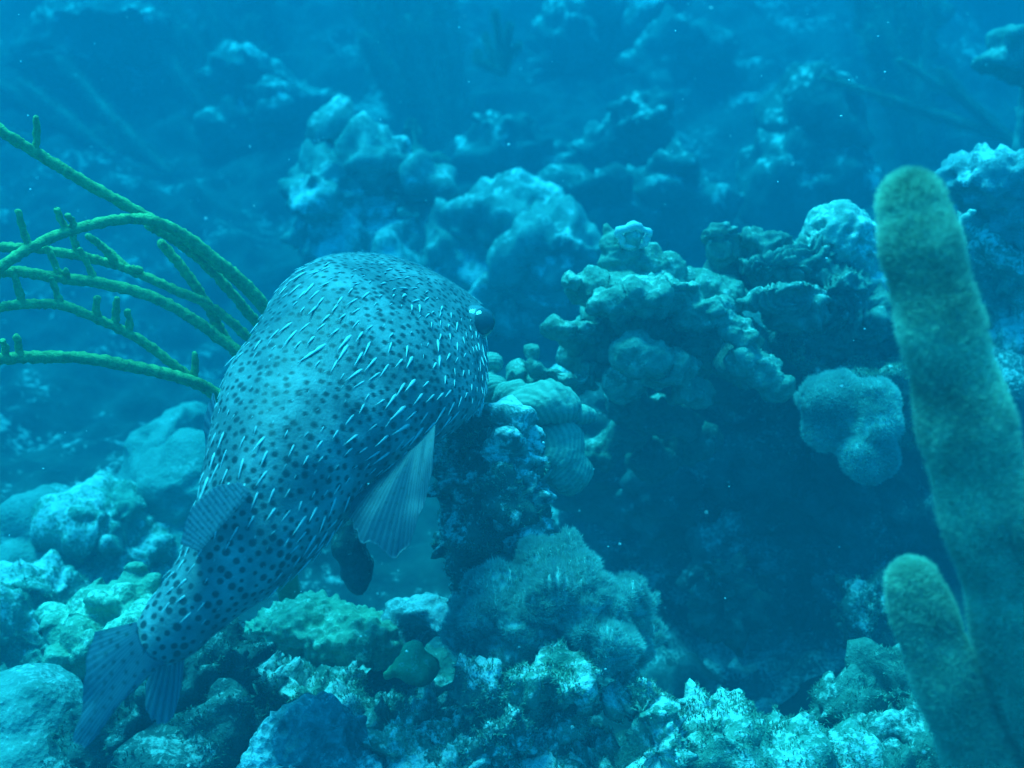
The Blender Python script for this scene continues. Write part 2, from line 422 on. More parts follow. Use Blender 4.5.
far('coral_mound', 'bright spotted coral at the top right of the small branching sea fan', [(562, 45, 4.8, 30, 36, .15), (600, 20, 5.0, 40, 20, .2), (575, 100, 4.9, 22, 26, .1)], 'far', 'coral')
far('coral_mound', 'hazy tall coral mound with a pale patch left of the tall thick sea rod', [(812, 130, 3.7, 36, 38, .14), (800, 185, 3.7, 50, 45, .2)], 'far', 'coral')
far('coral_mound', 'greenish faded coral stack at the top right edge of the haze', [(905, 40, 4.2, 30, 40, .15), (915, 90, 4.1, 22, 40, .12), (880, 10, 4.5, 36, 30, .15)], 'far_dim', 'coral')
far('coral_mound', 'broad pale crusted coral in the top left corner', [(95, 25, 4.6, 70, 26, .2), (60, 60, 4.6, 60, 30, .2), (140, 45, 4.8, 40, 22, .2)], 'far', 'coral')
far('coral_mound', 'pale spotted coral between the top left crusted coral and the hanging plume', [(235, 70, 4.4, 30, 26, .14), (265, 105, 4.2, 26, 28, .12), (240, 130, 4.4, 40, 30, .16)], 'far', 'coral')
far('coral_mound', 'faint low mound at the left edge under the green branches', [(15, 425, 3.1, 50, 34, .2), (60, 455, 3.2, 50, 26, .2)], 'far_dim', 'coral')
r2 = np.random.default_rng(12)
for k in range(30):       # indistinct heads that fade into the slope
    px = r2.uniform(-60, 1080); y = r2.uniform(4.6, 7.0)
    x = (px - 512) / F * y * 1.0; z = float(seabed_z(np.array([x]), np.array([y]))[0]); r = r2.uniform(.10, .26)
    q = np.array([x, y, z]) - CAM; d = q @ FW
    bx, by = 512 + q @ RT / d * F, 384 - q @ UP / d * F
    s = F / d
    far('coral_mound', 'faint coral head fading into the blue slope in the far background',
        [(bx + r2.uniform(-.6, .6) * r * s, by - r2.uniform(-.1, .7) * r * s, d + r2.uniform(-.3, .3) * r, r * s * r2.uniform(.5, 1), r * s * r2.uniform(.3, .8), r * .7) for _ in range(3)],
        'far', 'coral', .03, 'faint coral heads on the far slope')

# ------------------------------------------------------------------ left middle distance
md = [('fbm', 5, .05), ('knob', 14, .022), ('fbm', 26, .015), ('fbm', 60, .008)]
lump('reef_boulder', 'tall smooth faded boulder behind the fish, rising to a blunt peak', 'rock', [(160, 450, 2.25, 40, 48, .14), (185, 430, 2.3, 30, 40, .12), (180, 510, 2.2, 75, 60, .18)], .014, [('fbm', 4, .03), ('fbm', 18, .010)], 'smooth')
lump('reef_boulder', 'pale boulder between the tall faded boulder and the fish tail', 'rock', [(190, 495, 2.1, 36, 40, .11), (205, 540, 2.1, 40, 40, .12)], .008, [('fbm', 5, .03), ('fbm', 26, .012)], 'smooth')
lump('coral_mound', 'round smooth coral dome at the left edge', 'coral', [(38, 520, 2.0, 40, 26, .09), (60, 560, 2.0, 55, 40, .12), (20, 575, 1.95, 50, 36, .12)], .010, [('fbm', 5, .03), ('fbm', 24, .010)], 'smooth')
lump('reef_rock', 'white crusted rock beside the round coral dome', 'rock', [(108, 520, 1.95, 34, 24, .08), (132, 545, 1.95, 30, 26, .08), (120, 580, 2.0, 50, 30, .12)], .0055, md, 'rock_bright')
lump('coral_mound', 'hazy low coral with bright crust at the left edge below the round dome', 'coral', [(35, 600, 1.75, 42, 22, .07), (15, 630, 1.7, 45, 30, .09), (70, 640, 1.7, 50, 30, .09)], .0055, md, 'rock_bright')
lump('lumpy_coral', 'pale green coral of rounded knobs touching the fish tail', 'coral', [(85, 615, 1.5, 34, 22, .06), (125, 600, 1.5, 34, 24, .06), (150, 625, 1.45, 36, 26, .06), (100, 645, 1.45, 50, 26, .07), (135, 575, 1.52, 6, 14, .012)], .0045, [('knob', 26, .035, 2), ('fbm', 60, .004)], 'lumpy')
lump('coral_boulder', 'large smooth pale coral boulder in the bottom left corner', 'coral', [(30, 715, 1.22, 58, 52, .07), (15, 760, 1.2, 80, 50, .09), (70, 770, 1.22, 36, 50, .06)], .006, [('fbm', 7, .014), ('fbm', 45, .003)], 'smooth')

# ------------------------------------------------------------------ reef outcrop with the dark hollow
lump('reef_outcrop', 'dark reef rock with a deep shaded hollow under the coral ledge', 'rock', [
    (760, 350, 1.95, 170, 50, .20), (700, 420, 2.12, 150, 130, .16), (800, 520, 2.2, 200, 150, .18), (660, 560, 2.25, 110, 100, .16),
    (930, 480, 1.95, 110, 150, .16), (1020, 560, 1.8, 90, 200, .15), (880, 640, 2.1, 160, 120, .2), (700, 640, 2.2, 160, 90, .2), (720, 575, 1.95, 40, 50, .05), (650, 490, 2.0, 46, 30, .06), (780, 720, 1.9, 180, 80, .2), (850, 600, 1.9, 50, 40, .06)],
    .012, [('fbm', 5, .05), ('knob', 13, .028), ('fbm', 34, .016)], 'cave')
lump('coral_mound', 'pale crusted coral on the right edge, behind the thick sea rod', 'coral', [(1000, 182, 1.72, 48, 32, .08), (960, 175, 1.75, 22, 18, .05), (1030, 210, 1.75, 60, 50, .1)], .007, [('knob', 26, .018), ('fbm', 60, .008)], 'pale_rock')
lump('reef_rock', 'mottled dark rock under the pale coral on the right edge', 'rock', [(1000, 270, 1.8, 46, 60, .1), (1020, 350, 1.8, 46, 70, .1), (965, 255, 1.85, 24, 30, .05), (950, 330, 1.9, 50, 50, .08)], .008, [('fbm', 6, .05), ('knob', 24, .020), ('fbm', 50, .012)], 'rock_bright')
lump('coral_mound', 'small round coral pair at the upper right corner', 'coral', [(1010, 38, 2.5, 22, 13, .05), (996, 62, 2.5, 20, 13, .05), (1035, 50, 2.5, 30, 20, .05), (1040, 60, 2.6, 40, 26, .1), (1070, 130, 2.7, 50, 90, .14), (1075, 230, 2.6, 50, 90, .14)], .009, [('knob', 20, .018), ('fbm', 40, .008)], 'smooth')
lump('tube_worm', 'tiny pale curled tube beside the tip of the thick sea rod', 'worm', [(957, 226, 1.5, 5, 4, .006), (965, 219, 1.5, 6, 5, .006), (972, 212, 1.5, 5, 3, .005)], .003, [('fbm', 90, .002)], 'pitted')

# --- coral cluster on the ledge
cdp = [('fbm', 8, .016), ('knobwarp', 24, .010), ('fbm', 55, .008)]
lump('finger_coral', 'ledge coral with stubby round fingers pointing left over the dark hollow', 'coral', [
    (571, 284, 1.50, 12, 11, .017), (590, 292, 1.52, 20, 11, .02), (618, 298, 1.53, 26, 15, .03), (562, 331, 1.53, 19, 11, .02), (585, 336, 1.56, 22, 14, .03),
    (612, 303, 1.47, 22, 13, .03), (648, 296, 1.47, 30, 15, .035), (676, 292, 1.5, 26, 18, .04), (705, 312, 1.5, 28, 16, .035), (736, 330, 1.5, 28, 13, .03, -32), (753, 355, 1.5, 16, 16, .025, -50),
    (640, 325, 1.62, 60, 24, .07), (700, 345, 1.65, 70, 34, .08), (600, 350, 1.62, 32, 22, .05), (690, 300, 1.6, 80, 22, .06)],
    .0045, cdp, 'coral')
lump('knob_coral', 'rounded tan coral lobe hanging under the finger coral', 'coral', [(645, 358, 1.47, 26, 19, .03), (668, 366, 1.52, 34, 22, .035), (628, 382, 1.55, 20, 16, .03), (690, 392, 1.55, 24, 18, .03)], .0045, [('fbm', 9, .012), ('fbm', 50, .006)], 'coral')
lump('knob_coral', 'pale mottled coral knob hanging at the right end of the ledge', 'coral', [(765, 368, 1.5, 14, 22, .025, 20), (775, 385, 1.5, 16, 13, .02), (745, 362, 1.56, 22, 24, .03)], .0045, cdp, 'coral')
lump('encrusting_coral', 'drab flat crust coral on the shaded face under the tan lobe', 'coral', [(660, 420, 1.72, 42, 20, .03), (625, 402, 1.7, 26, 20, .03), (690, 440, 1.78, 30, 18, .03)], .006, cdp, 'coral_dim')
lump('encrusting_coral', 'blue grey crust coral running into the hollow from the ringed plates', 'coral', [(622, 437, 1.74, 46, 16, .03, 16), (600, 452, 1.74, 20, 18, .03), (655, 455, 1.8, 30, 24, .04)], .006, cdp, 'coral_dim')
fan = lump('star_coral', 'upright pointed coral lobe carrying a pale frilly worm, topmost left of the ledge', 'coral', [
    (613, 262, 1.55, 9, 34, .014, 3), (606, 238, 1.55, 3.4, 19, .006), (617, 246, 1.55, 5, 14, .006), (626, 262, 1.56, 16, 22, .02), (643, 266, 1.56, 20, 24, .024, 30), (660, 276, 1.57, 22, 20, .028, 30), (640, 285, 1.56, 34, 14, .03), (682, 284, 1.59, 26, 13, .03), (715, 288, 1.62, 24, 12, .03)],
    .0032, [('fbm', 10, .006), ('knobwarp', 40, .003), ('fbm', 70, .004)], 'coral')
lump('lettuce_coral', 'small ridged coral fold just right of the pointed lobe', 'coral', [(720, 236, 1.62, 16, 11, .022), (727, 252, 1.62, 20, 16, .025), (722, 275, 1.64, 22, 18, .03), (740, 262, 1.64, 20, 18, .03)], .004, [('fbm', 9, .010), ('maze', 40, .008)], 'lettuce')
lump('lettuce_coral', 'largest ridged coral mass in folded layers, beside the pitted boulder coral', 'coral', [(765, 246, 1.62, 30, 16, .035), (800, 258, 1.62, 36, 18, .04), (775, 268, 1.6, 40, 20, .04), (835, 290, 1.62, 34, 22, .05), (855, 318, 1.64, 36, 24, .06), (830, 340, 1.7, 60, 24, .07), (745, 280, 1.66, 26, 24, .04)], .004, [('fbm', 8, .020), ('maze', 38, .012), ('fbm', 60, .008)], 'lettuce')
lump('lettuce_coral', 'leaning ridged coral plate in front of the folded mass', 'coral', [(782, 290, 1.52, 34, 11, .035, 10), (775, 304, 1.53, 38, 13, .03), (790, 318, 1.56, 36, 16, .03), (810, 300, 1.55, 20, 16, .025)], .004, [('fbm', 8, .012), ('maze', 42, .009)], 'lettuce')
lump('boulder_coral', 'pale domed coral with dark pits beside the tall thick sea rod', 'coral', [(838, 240, 1.66, 38, 32, .055), (862, 256, 1.66, 26, 30, .05), (815, 262, 1.68, 22, 20, .04), (866, 288, 1.66, 24, 20, .04)], .004, [('fbm', 8, .010), ('pit', 42, .016, 3), ('fbm', 70, .004)], 'pitted')
lump('encrusting_coral', 'small pale crust coral on the dark face below the ridged corals', 'coral', [(795, 350, 1.62, 12, 18, .02), (806, 366, 1.64, 12, 10, .02), (800, 335, 1.66, 20, 16, .03)], .005, cdp, 'coral_dim')

def fuzzy(name, label, cat, blobs, n, length, width, vox=.006, disp=(('fbm', 9, .015), ('fbm', 30, .006)), core='fuzz_core', hair='fuzz', seed=1, up=.3):
    b0 = blobs[0]; root = empty(name, P(b0[0], b0[1] + b0[4], b0[2]), label, cat)
    o = lump('body', None, None, blobs, vox, disp, core, parent=root)
    rg = np.random.default_rng(seed); B, Nn = surf_pts(o, n, rg)
    V, Fc = hairs(B, Nn, length, width, rg, up=up); p = mesh_obj('polyps', V, Fc, M[hair], root, False); tag(p, kind='stuff')
    return root
fuzzy('soft_coral', 'drooping fuzzy soft coral bulb between the dark hollow and the tall sea rod', 'soft coral', [(836, 402, 1.44, 32, 28, .045), (868, 412, 1.42, 24, 32, .035), (873, 456, 1.41, 19, 20, .026), (822, 420, 1.45, 20, 22, .03), (850, 430, 1.45, 18, 20, .03)], 60000, .0075, .0006, seed=3)
lump('reef_rock', 'ragged crusted shelf above the drooping soft coral bulb', 'rock', [(850, 378, 1.62, 44, 12, .05), (890, 385, 1.6, 30, 20, .05), (900, 420, 1.65, 30, 30, .05), (915, 372, 1.6, 20, 14, .03)], .006, cdp, 'rock')
bush = fuzzy('soft_coral', 'wide bushy soft coral mound in front of the hollow, low in the centre', 'soft coral', [(560, 590, 1.22, 56, 42, .07), (515, 610, 1.2, 46, 34, .06), (605, 620, 1.22, 46, 40, .06), (630, 645, 1.24, 40, 34, .06), (580, 630, 1.2, 60, 44, .07), (500, 640, 1.22, 34, 36, .05)], 150000, .009, .0006, vox=.007, disp=(('fbm', 8, .03), ('fbm', 22, .02), ('fbm', 50, .006)), seed=5, up=.9)

# --- ringed plates and pillar
lump('plate_coral', 'upper ringed plate coral with a pointed right end', 'coral', [(540, 404, 1.42, 40, 20, .035), (566, 412, 1.44, 30, 10, .02, -8), (515, 398, 1.45, 24, 18, .03)], .0025, [('fbm', 10, .006), ('fbm', 40, .003)], 'ring', ring=((528, 420, 1.40), .0066, .0007))
lump('plate_coral', 'lower ringed plate coral folding down into the hollow', 'coral', [(556, 452, 1.42, 28, 30, .03, -20), (568, 470, 1.42, 24, 22, .025), (545, 432, 1.45, 26, 20, .03)], .0025, [('fbm', 10, .006), ('fbm', 40, .003)], 'ring', ring=((530, 440, 1.38), .0062, .0007))
lump('plate_coral', 'small ringed plate coral peeking out beside the fish head', 'coral', [(490, 388, 1.48, 20, 16, .02), (492, 362, 1.5, 12, 12, .02)], .0025, [('fbm', 10, .005)], 'ring', ring=((500, 410, 1.46), .0062, .0006))
lump('knob_coral', 'cluster of small knobs and spikes above the ringed plates', 'coral', [(535, 362, 1.52, 6, 12, .01), (550, 372, 1.52, 12, 9, .018), (572, 378, 1.52, 16, 12, .025), (516, 374, 1.54, 10, 10, .02), (590, 372, 1.55, 10, 16, .02), (560, 390, 1.56, 40, 16, .03)], .004, cdp, 'coral')
lump('reef_pillar', 'dark rock pillar with white crust painted sunlit bright down its right side, beside the fish', 'rock', [
    (480, 435, 1.36, 40, 34, .06), (450, 480, 1.35, 32, 40, .05), (490, 490, 1.34, 50, 50, .07), (520, 450, 1.34, 18, 34, .03), (530, 505, 1.34, 20, 34, .03), (545, 538, 1.34, 18, 16, .025), (470, 540, 1.36, 48, 34, .06), (500, 600, 1.45, 60, 60, .1)],
    .005, [('fbm', 9, .028), ('knob', 24, .022), ('fbm', 45, .014)], 'rock_white')
lump('lit_white_crust', None, None, [(522, 432, 1.31, 12, 20, .02), (516, 462, 1.30, 13, 22, .02), (528, 492, 1.30, 13, 22, .02), (536, 522, 1.30, 11, 18, .02), (550, 545, 1.31, 16, 11, .02), (505, 500, 1.29, 12, 16, .02), (520, 540, 1.32, 16, 16, .02)], .0034, [('fbm', 14, .018), ('fbm', 36, .018), ('knob', 50, .008), ('fbm', 90, .008)], 'crust', parent=bpy.data.objects['reef_pillar'])  # crust strip kept extra white to paint sunlight onto the shadowed right side
lump('tube_sponge', 'dark brown upright tube sponge behind the side fin of the fish', 'sponge', [(352, 545, 1.35, 17, 22, .02, 12), (358, 570, 1.36, 17, 26, .02, 6), (350, 525, 1.35, 12, 12, .015)], .005, [('fbm', 12, .006), ('fbm', 60, .003)], 'rock_dark')

# --- foreground bottom
fd = [('fbm', 9, .034), ('knob', 22, .022), ('fbm', 30, .016), ('ridge', 45, .007), ('fbm', 75, .014)]
lump('reef_rock', 'broad dark base rock that carries the foreground corals along the bottom', 'rock', [(150, 790, 1.42, 240, 90, .14), (420, 800, 1.42, 260, 110, .14), (650, 830, 1.42, 200, 100, .14), (860, 850, 1.45, 240, 100, .14), (380, 710, 1.62, 130, 50, .12), (1050, 860, 1.5, 160, 110, .2), (-60, 800, 1.5, 160, 110, .16)], .009, [('fbm', 6, .05), ('knob', 18, .03), ('fbm', 40, .016)], 'rock')
lump('honeycomb_coral', 'bright green honeycomb coral mound below the fish belly', 'coral', [(305, 625, 1.450, 62, 27, .07), (350, 635, 1.430, 60, 27, .07), (385, 650, 1.420, 26, 24, .04), (268, 636, 1.470, 34, 30, .05)], .00365, [('fbm', 8, .012), ('knob', 66, .013), ('fbm', 60, .003)], 'green')
lump('reef_rock', 'smooth pale blue rock right of the green honeycomb coral', 'rock', [(425, 612, 1.440, 46, 27, .05), (445, 625, 1.420, 28, 22, .04), (405, 640, 1.440, 30, 26, .05)], .005, [('fbm', 9, .016), ('fbm', 40, .006)], 'pale_rock')
lump('green_sponge', 'small bright green sponge with a peaked tip, below the pale blue rock', 'sponge', [(410, 668, 1.260, 24, 17, .03), (417, 654, 1.260, 8, 10, .012), (395, 672, 1.270, 16, 13, .02)], .004, [('fbm', 14, .008), ('fbm', 60, .003)], 'sponge')
lump('reef_rock', 'dark algae covered rock under the fish tail', 'rock', [(180, 690, 1.22, 66, 44, .07), (215, 670, 1.24, 36, 34, .06), (150, 730, 1.2, 60, 50, .07), (225, 740, 1.2, 46, 50, .07), (180, 790, 1.2, 110, 50, .08)], .004, fd, 'rock_dark')
lump('reef_rock', 'long sandy white crusted rock running below the green honeycomb coral', 'rock', [(280, 680, 1.340, 40, 16, .05, -20), (325, 700, 1.320, 46, 18, .05, -15), (380, 712, 1.300, 50, 20, .05, -8), (430, 712, 1.300, 30, 22, .05), (290, 720, 1.340, 60, 34, .06)], .004, fd, 'rock_bright')
lump('honeycomb_coral', 'dull blue honeycomb coral in the bottom foreground', 'coral', [(325, 730, 1.12, 46, 30, .05), (300, 760, 1.1, 56, 36, .05), (355, 765, 1.1, 50, 34, .05)], .004, [('fbm', 8, .02), ('knob', 70, .008), ('fbm', 26, .012)], 'honey_dull')
lump('reef_rock', 'mottled rock in the bottom foreground between the dull honeycomb coral and the pale knob', 'rock', [(400, 745, 1.1, 38, 26, .05), (430, 770, 1.08, 60, 36, .06), (380, 790, 1.08, 50, 30, .06)], .004, fd, 'rock_bright')
lump('reef_rock', 'pale crusted knob with a white cap in the bottom foreground', 'rock', [(470, 705, 1.12, 26, 18, .03), (500, 720, 1.12, 26, 16, .03), (480, 740, 1.13, 46, 26, .04), (500, 790, 1.15, 60, 40, .05)], .0036, fd, 'rock_white')
lump('encrusting_coral', 'bright green and white crust coral right at the foot of the bushy soft coral', 'coral', [(530, 682, 1.140, 24, 20, .04), (565, 675, 1.140, 34, 20, .04), (590, 690, 1.160, 16, 20, .03), (550, 710, 1.180, 46, 26, .04), (545, 740, 1.220, 50, 40, .05)], .0042, [('fbm', 9, .020), ('knob', 30, .018), ('fbm', 55, .012)], 'rock_bright')
lump('reef_rock', 'bright crusted rock right of the dark gap at the bottom centre', 'rock', [(640, 710, 1.14, 26, 28, .04), (620, 690, 1.16, 18, 16, .03), (655, 745, 1.14, 34, 36, .05), (620, 780, 1.14, 60, 40, .05)], .0036, fd, 'rock_bright')
lump('lumpy_coral', 'pale lumpy coral slope at the bottom right of the centre', 'coral', [(700, 715, 1.2, 22, 18, .03), (735, 725, 1.2, 34, 20, .04), (775, 745, 1.2, 36, 22, .05), (725, 755, 1.2, 60, 30, .05), (690, 780, 1.2, 50, 36, .05), (790, 780, 1.22, 60, 30, .06)], .0045, [('fbm', 8, .026), ('knob', 24, .018), ('fbm', 34, .013), ('fbm', 80, .006)], 'rock_bright')
lump('reef_rock', 'broken pale rock between the lumpy coral slope and the short sea rod', 'rock', [(840, 715, 1.3, 30, 16, .04, -15), (900, 700, 1.3, 24, 26, .04), (870, 745, 1.28, 60, 20, .06, 12), (930, 740, 1.25, 46, 34, .05), (870, 790, 1.25, 110, 40, .08)], .004, fd, 'rock')
lump('reef_rock', 'small bright lump poking out of the dark hollow by the short sea rod', 'rock', [(868, 600, 1.6, 16, 16, .03), (882, 612, 1.6, 12, 14, .03), (895, 650, 1.65, 36, 50, .05)], .004, fd, 'rock')
lump('reef_rock', 'faint pale lump deep inside the dark hollow', 'rock', [(717, 570, 1.72, 17, 17, .03), (725, 600, 1.8, 30, 40, .05)], .006, fd, 'coral_dim')

for q_, o in enumerate([o for o in COL.objects if o.type == 'MESH' and o.parent is None and o.data.materials and o.data.materials[0] in (M['rock_bright'], M['rock_white'], M['rock_dark'], M['rock'], M['coral_dim'])]):
    d = (np.array(o.location) - CAM) @ FW
    if d < 1.75 and o.name != 'tube_sponge': turf(o, int(min(14000, 8e4 * o.dimensions.x * o.dimensions.z * 2 + 1500)), .005, .0014, q_ + 5, 'turf_dark' if o.data.materials[0] in (M['rock_dark'],) else 'turf')

# ------------------------------------------------------------------ feathery worm on the pointed lobe
wr = empty('feather_worm', P(632, 240, 1.52), 'pale frilly ring shaped worm sitting on the pointed coral lobe', 'worm')
a = np.linspace(0, 2 * PI, 40); c = P(634, 236, 1.525); rr = .020 + .003 * np.sin(a * 5)
C = c + np.outer(np.cos(a) * rr, RT) + np.outer(np.sin(a) * rr * .8, UP * .8 - FW * .6)
V, Fc = tube(C, np.full(40, .0055), 8, .003, 90, False); mesh_obj('crown', V, Fc, M['cap'], wr)
V, Fc = tube(np.array([c, c + np.array([0, .01, -.02]), c + np.array([0, .02, -.05])]), [.012, .011, .010], 12, .003, 80); mesh_obj('tube', V, Fc, M['pitted'], wr)

# ------------------------------------------------------------------ thick sea rods on the right
def rod(label, pts, n, seed):
    q = cr(pts, 24); C = np.array([P(a, b, d) for a, b, d, r in q]); R = np.array([r / F * d for a, b, d, r in q])
    R = R * .88 * (1 + .05 * np.sin(np.arange(len(R)) * .21 + seed) + .04 * np.sin(np.arange(len(R)) * .09))
    root = empty('sea_rod', C[-1], label, 'sea rod')
    V, Fc = tube(C, R * .93, 40, .002, 28, True, seed); o = mesh_obj('stem', V, Fc, M['rod_thick'], root)
    rg = np.random.default_rng(seed)
    T, U, W = frames(C)
    k = rg.integers(0, len(C) - 1, n); t = rg.random(n)[:, None]; a = rg.uniform(0, 2 * PI, n)[:, None]
    c = C[k] * (1 - t) + C[k + 1] * t; nr = np.cos(a) * U[k] + np.sin(a) * W[k]; r = R[k][:, None]
    B = c + nr * r * .97; tn = -T[k] * .5 + nr
    m = int(n * .05); th = rg.uniform(0, PI / 2, m)[:, None]; aa = rg.uniform(0, 2 * PI, m)[:, None]
    nd = np.cos(th) * (np.cos(aa) * U[0] + np.sin(aa) * W[0]) - np.sin(th) * T[0]; B = np.vstack([B, C[0] + nd * R[0]]); tn = np.vstack([tn, nd])
    V, Fc = hairs(B, tn, .0062, .0007, rg, up=.25, jit=.5); p = mesh_obj('polyps', V, Fc, M['polyp'], root, False); tag(p, kind='stuff')
rod('tall thick fuzzy olive sea rod leaning up the right edge', [(911, 203, .74, 33), (925, 265, .74, 38), (943, 335, .74, 42), (962, 410, .745, 45), (982, 490, .75, 46), (1006, 575, .76, 47), (1028, 660, .78, 47), (1052, 760, .82, 46), (1080, 890, .86, 46), (1105, 1040, .94, 44), (1115, 1150, 1.0, 44)], 110000, 11)
rod('short thick fuzzy olive sea rod at the foot of the tall one', [(913, 584, .80, 25), (930, 635, .80, 31), (955, 702, .80, 34), (983, 768, .81, 36), (1010, 850, .84, 38), (1045, 960, .90, 38), (1060, 1060, .95, 38), (1065, 1140, 1.0, 38)], 65000, 12)

# ------------------------------------------------------------------ green branching sea rod on the left
gr = empty('branching_sea_rod', P(300, 620, 1.9), 'green sea rod with long knobbly branches arching left from behind the fish', 'sea rod')
V, Fc = tube(cr(np.array([P(262, 360, 1.46), P(262, 430, 1.5), P(275, 520, 1.65), P(300, 640, 1.93)]), 10), np.linspace(.012, .02, 31), 12, .002, 60)
mesh_obj('trunk', V, Fc, M['rod_green'], gr)
def branch(pts, r, d0, d1, twigs=(), seed=1):
    n = len(pts); q = cr([(a, b, d0 + (d1 - d0) * i / (n - 1)) for i, (a, b) in enumerate(pts)], 16)
    C = np.array([P(*v) for v in q]); R = r / F * q[:, 2] * (1 + .04 * np.sin(np.arange(len(q)) * 1.7 + seed))
    V, Fc = tube(C, R, 14, .0014, 300, True, seed); o = mesh_obj('branch', V, Fc, M['rod_green'], gr)
    rg = np.random.default_rng(seed)
    for (x0, y0, x1, y1) in twigs:
        k = np.argmin((q[:, 0] - x0) ** 2 + (q[:, 1] - y0) ** 2); d = q[k, 2]
        tp = np.array([C[k], P((x0 + x1) / 2 + rg.uniform(-2, 2), (y0 + y1) / 2, d - .005), P(x1, y1, d - .012)])
        V, Fc = tube(cr(tp, 6), np.linspace(4.2, 3.0, 13) / F * d, 10, .0012, 200, True, seed + 3); mesh_obj('twig', V, Fc, M['rod_green'], o)
branch([(-60, 85), (0, 130), (40, 155), (90, 185), (140, 213), (190, 243), (240, 283), (275, 320)], 5.6, 1.2, 1.42, [(37, 150, 36, 118)], 1)
branch([(-60, 320), (0, 268), (40, 243), (90, 225), (140, 219), (180, 232), (220, 262), (250, 288), (280, 325)], 5.2, 1.15, 1.40, [(30, 247, 18, 212), (67, 232, 57, 210), (75, 229, 68, 216)], 2)
branch([(150, 226), (175, 240), (205, 264), (235, 297), (262, 330)], 5.0, 1.32, 1.44, [], 3)
branch([(-60, 245), (-10, 247), (30, 248), (75, 255), (105, 262), (130, 270), (175, 290), (205, 303), (235, 325), (262, 352)], 4.6, 1.25, 1.42, [(128, 268, 88, 236), (80, 256, 70, 230)], 4)
branch([(-60, 268), (-10, 272), (20, 272), (60, 278), (100, 283), (150, 296), (190, 317), (215, 335), (262, 368)], 5.6, 1.18, 1.40, [(60, 278, 47, 248), (95, 282, 80, 250), (66, 279, 66, 270)], 5)
branch([(-60, 318), (-10, 309), (20, 305), (60, 305), (100, 320), (140, 340), (170, 362), (200, 385), (222, 402), (262, 430)], 4.8, 1.15, 1.38, [(22, 305, 15, 276), (62, 305, 52, 280), (97, 318, 97, 298), (116, 325, 117, 299), (128, 332, 127, 312), (194, 380, 195, 354)], 6)
branch([(-60, 365), (-10, 360), (30, 357), (80, 358), (130, 366), (185, 379), (215, 393), (262, 425)], 6.0, 1.12, 1.36, [(20, 357, 16, 336), (5, 358, 3, 342)], 7)
branch([(162, 244), (188, 275), (207, 305), (222, 333), (240, 360), (262, 395)], 5.0, 1.36, 1.46, [], 8)
branch([(140, 270), (120, 266), (105, 250), (90, 237)], 3.6, 1.34, 1.30, [], 9)

# ------------------------------------------------------------------ distant plumes
def plume(label, base, tips, d, r, seed, name='sea_plume'):
    rg = np.random.default_rng(seed); root = empty(name, P(base[0], base[1], d), label, 'sea plume')
    for (tx, ty) in tips:
        mxp = ((base[0] + tx) / 2 + rg.uniform(-12, 12), (base[1] + ty) / 2)
        q = cr([(base[0], base[1], d), (mxp[0], mxp[1], d + rg.uniform(-.05, .05)), (tx, ty, d + rg.uniform(-.1, .1))], 10)
        C = np.array([P(*v) for v in q]); V, Fc = tube(C, np.linspace(r, r * .6, len(C)), 8, r * .2, 20)
        k = rg.integers(0, len(C) - 1, 2200); t = rg.random(2200)[:, None]
        nd = rg.normal(0, 1, (2200, 3)); nd /= np.linalg.norm(nd, axis=1)[:, None]
        V2, F2 = hairs(C[k] * (1 - t) + C[k + 1] * t, nd, r * 1.9, r * .12, rg, up=.1)
        F2 = [[i + len(V) for i in f] for f in F2]; V = np.vstack([V, V2]); Fc = Fc + F2
        mesh_obj('branch', V, Fc, M['plume'], root, False)
plume('small pale branching sea fan standing at the top centre', (503, 72), [(495, 12), (478, 52), (485, 35), (510, 25), (520, 45), (482, 62)], 3.6, .012, 1)
plume('broad faded sea plume hanging at the top left of centre', (462, 250), [(352, -30), (375, -30), (398, -30), (420, -30), (440, -30), (365, 40), (410, 20)], 4.4, .042, 2)
plume('faded sea plume of long slanted strands in the top left', (300, 240), [(160, -20), (190, -30), (215, -30), (140, 20), (185, 30), (250, 20)], 4.6, .036, 3)
plume('low faded sea plume with sweeping strands above the green branches', (235, 240), [(-40, 60), (-40, 110), (20, 80), (60, 60), (100, 130), (-30, 150)], 4.3, .026, 4)
plume('long faded sea rod reaching left toward the centre from the upper right', (1010, 140), [(822, 78), (880, 100), (900, 60), (940, 70)], 3.4, .014, 5, 'sea_rod')
plume('tall faded greenish sea plume at the top right, above the thick rod', (930, 200), [(850, -30), (880, -30), (905, -30), (930, -20), (870, 30)], 4.0, .036, 6)

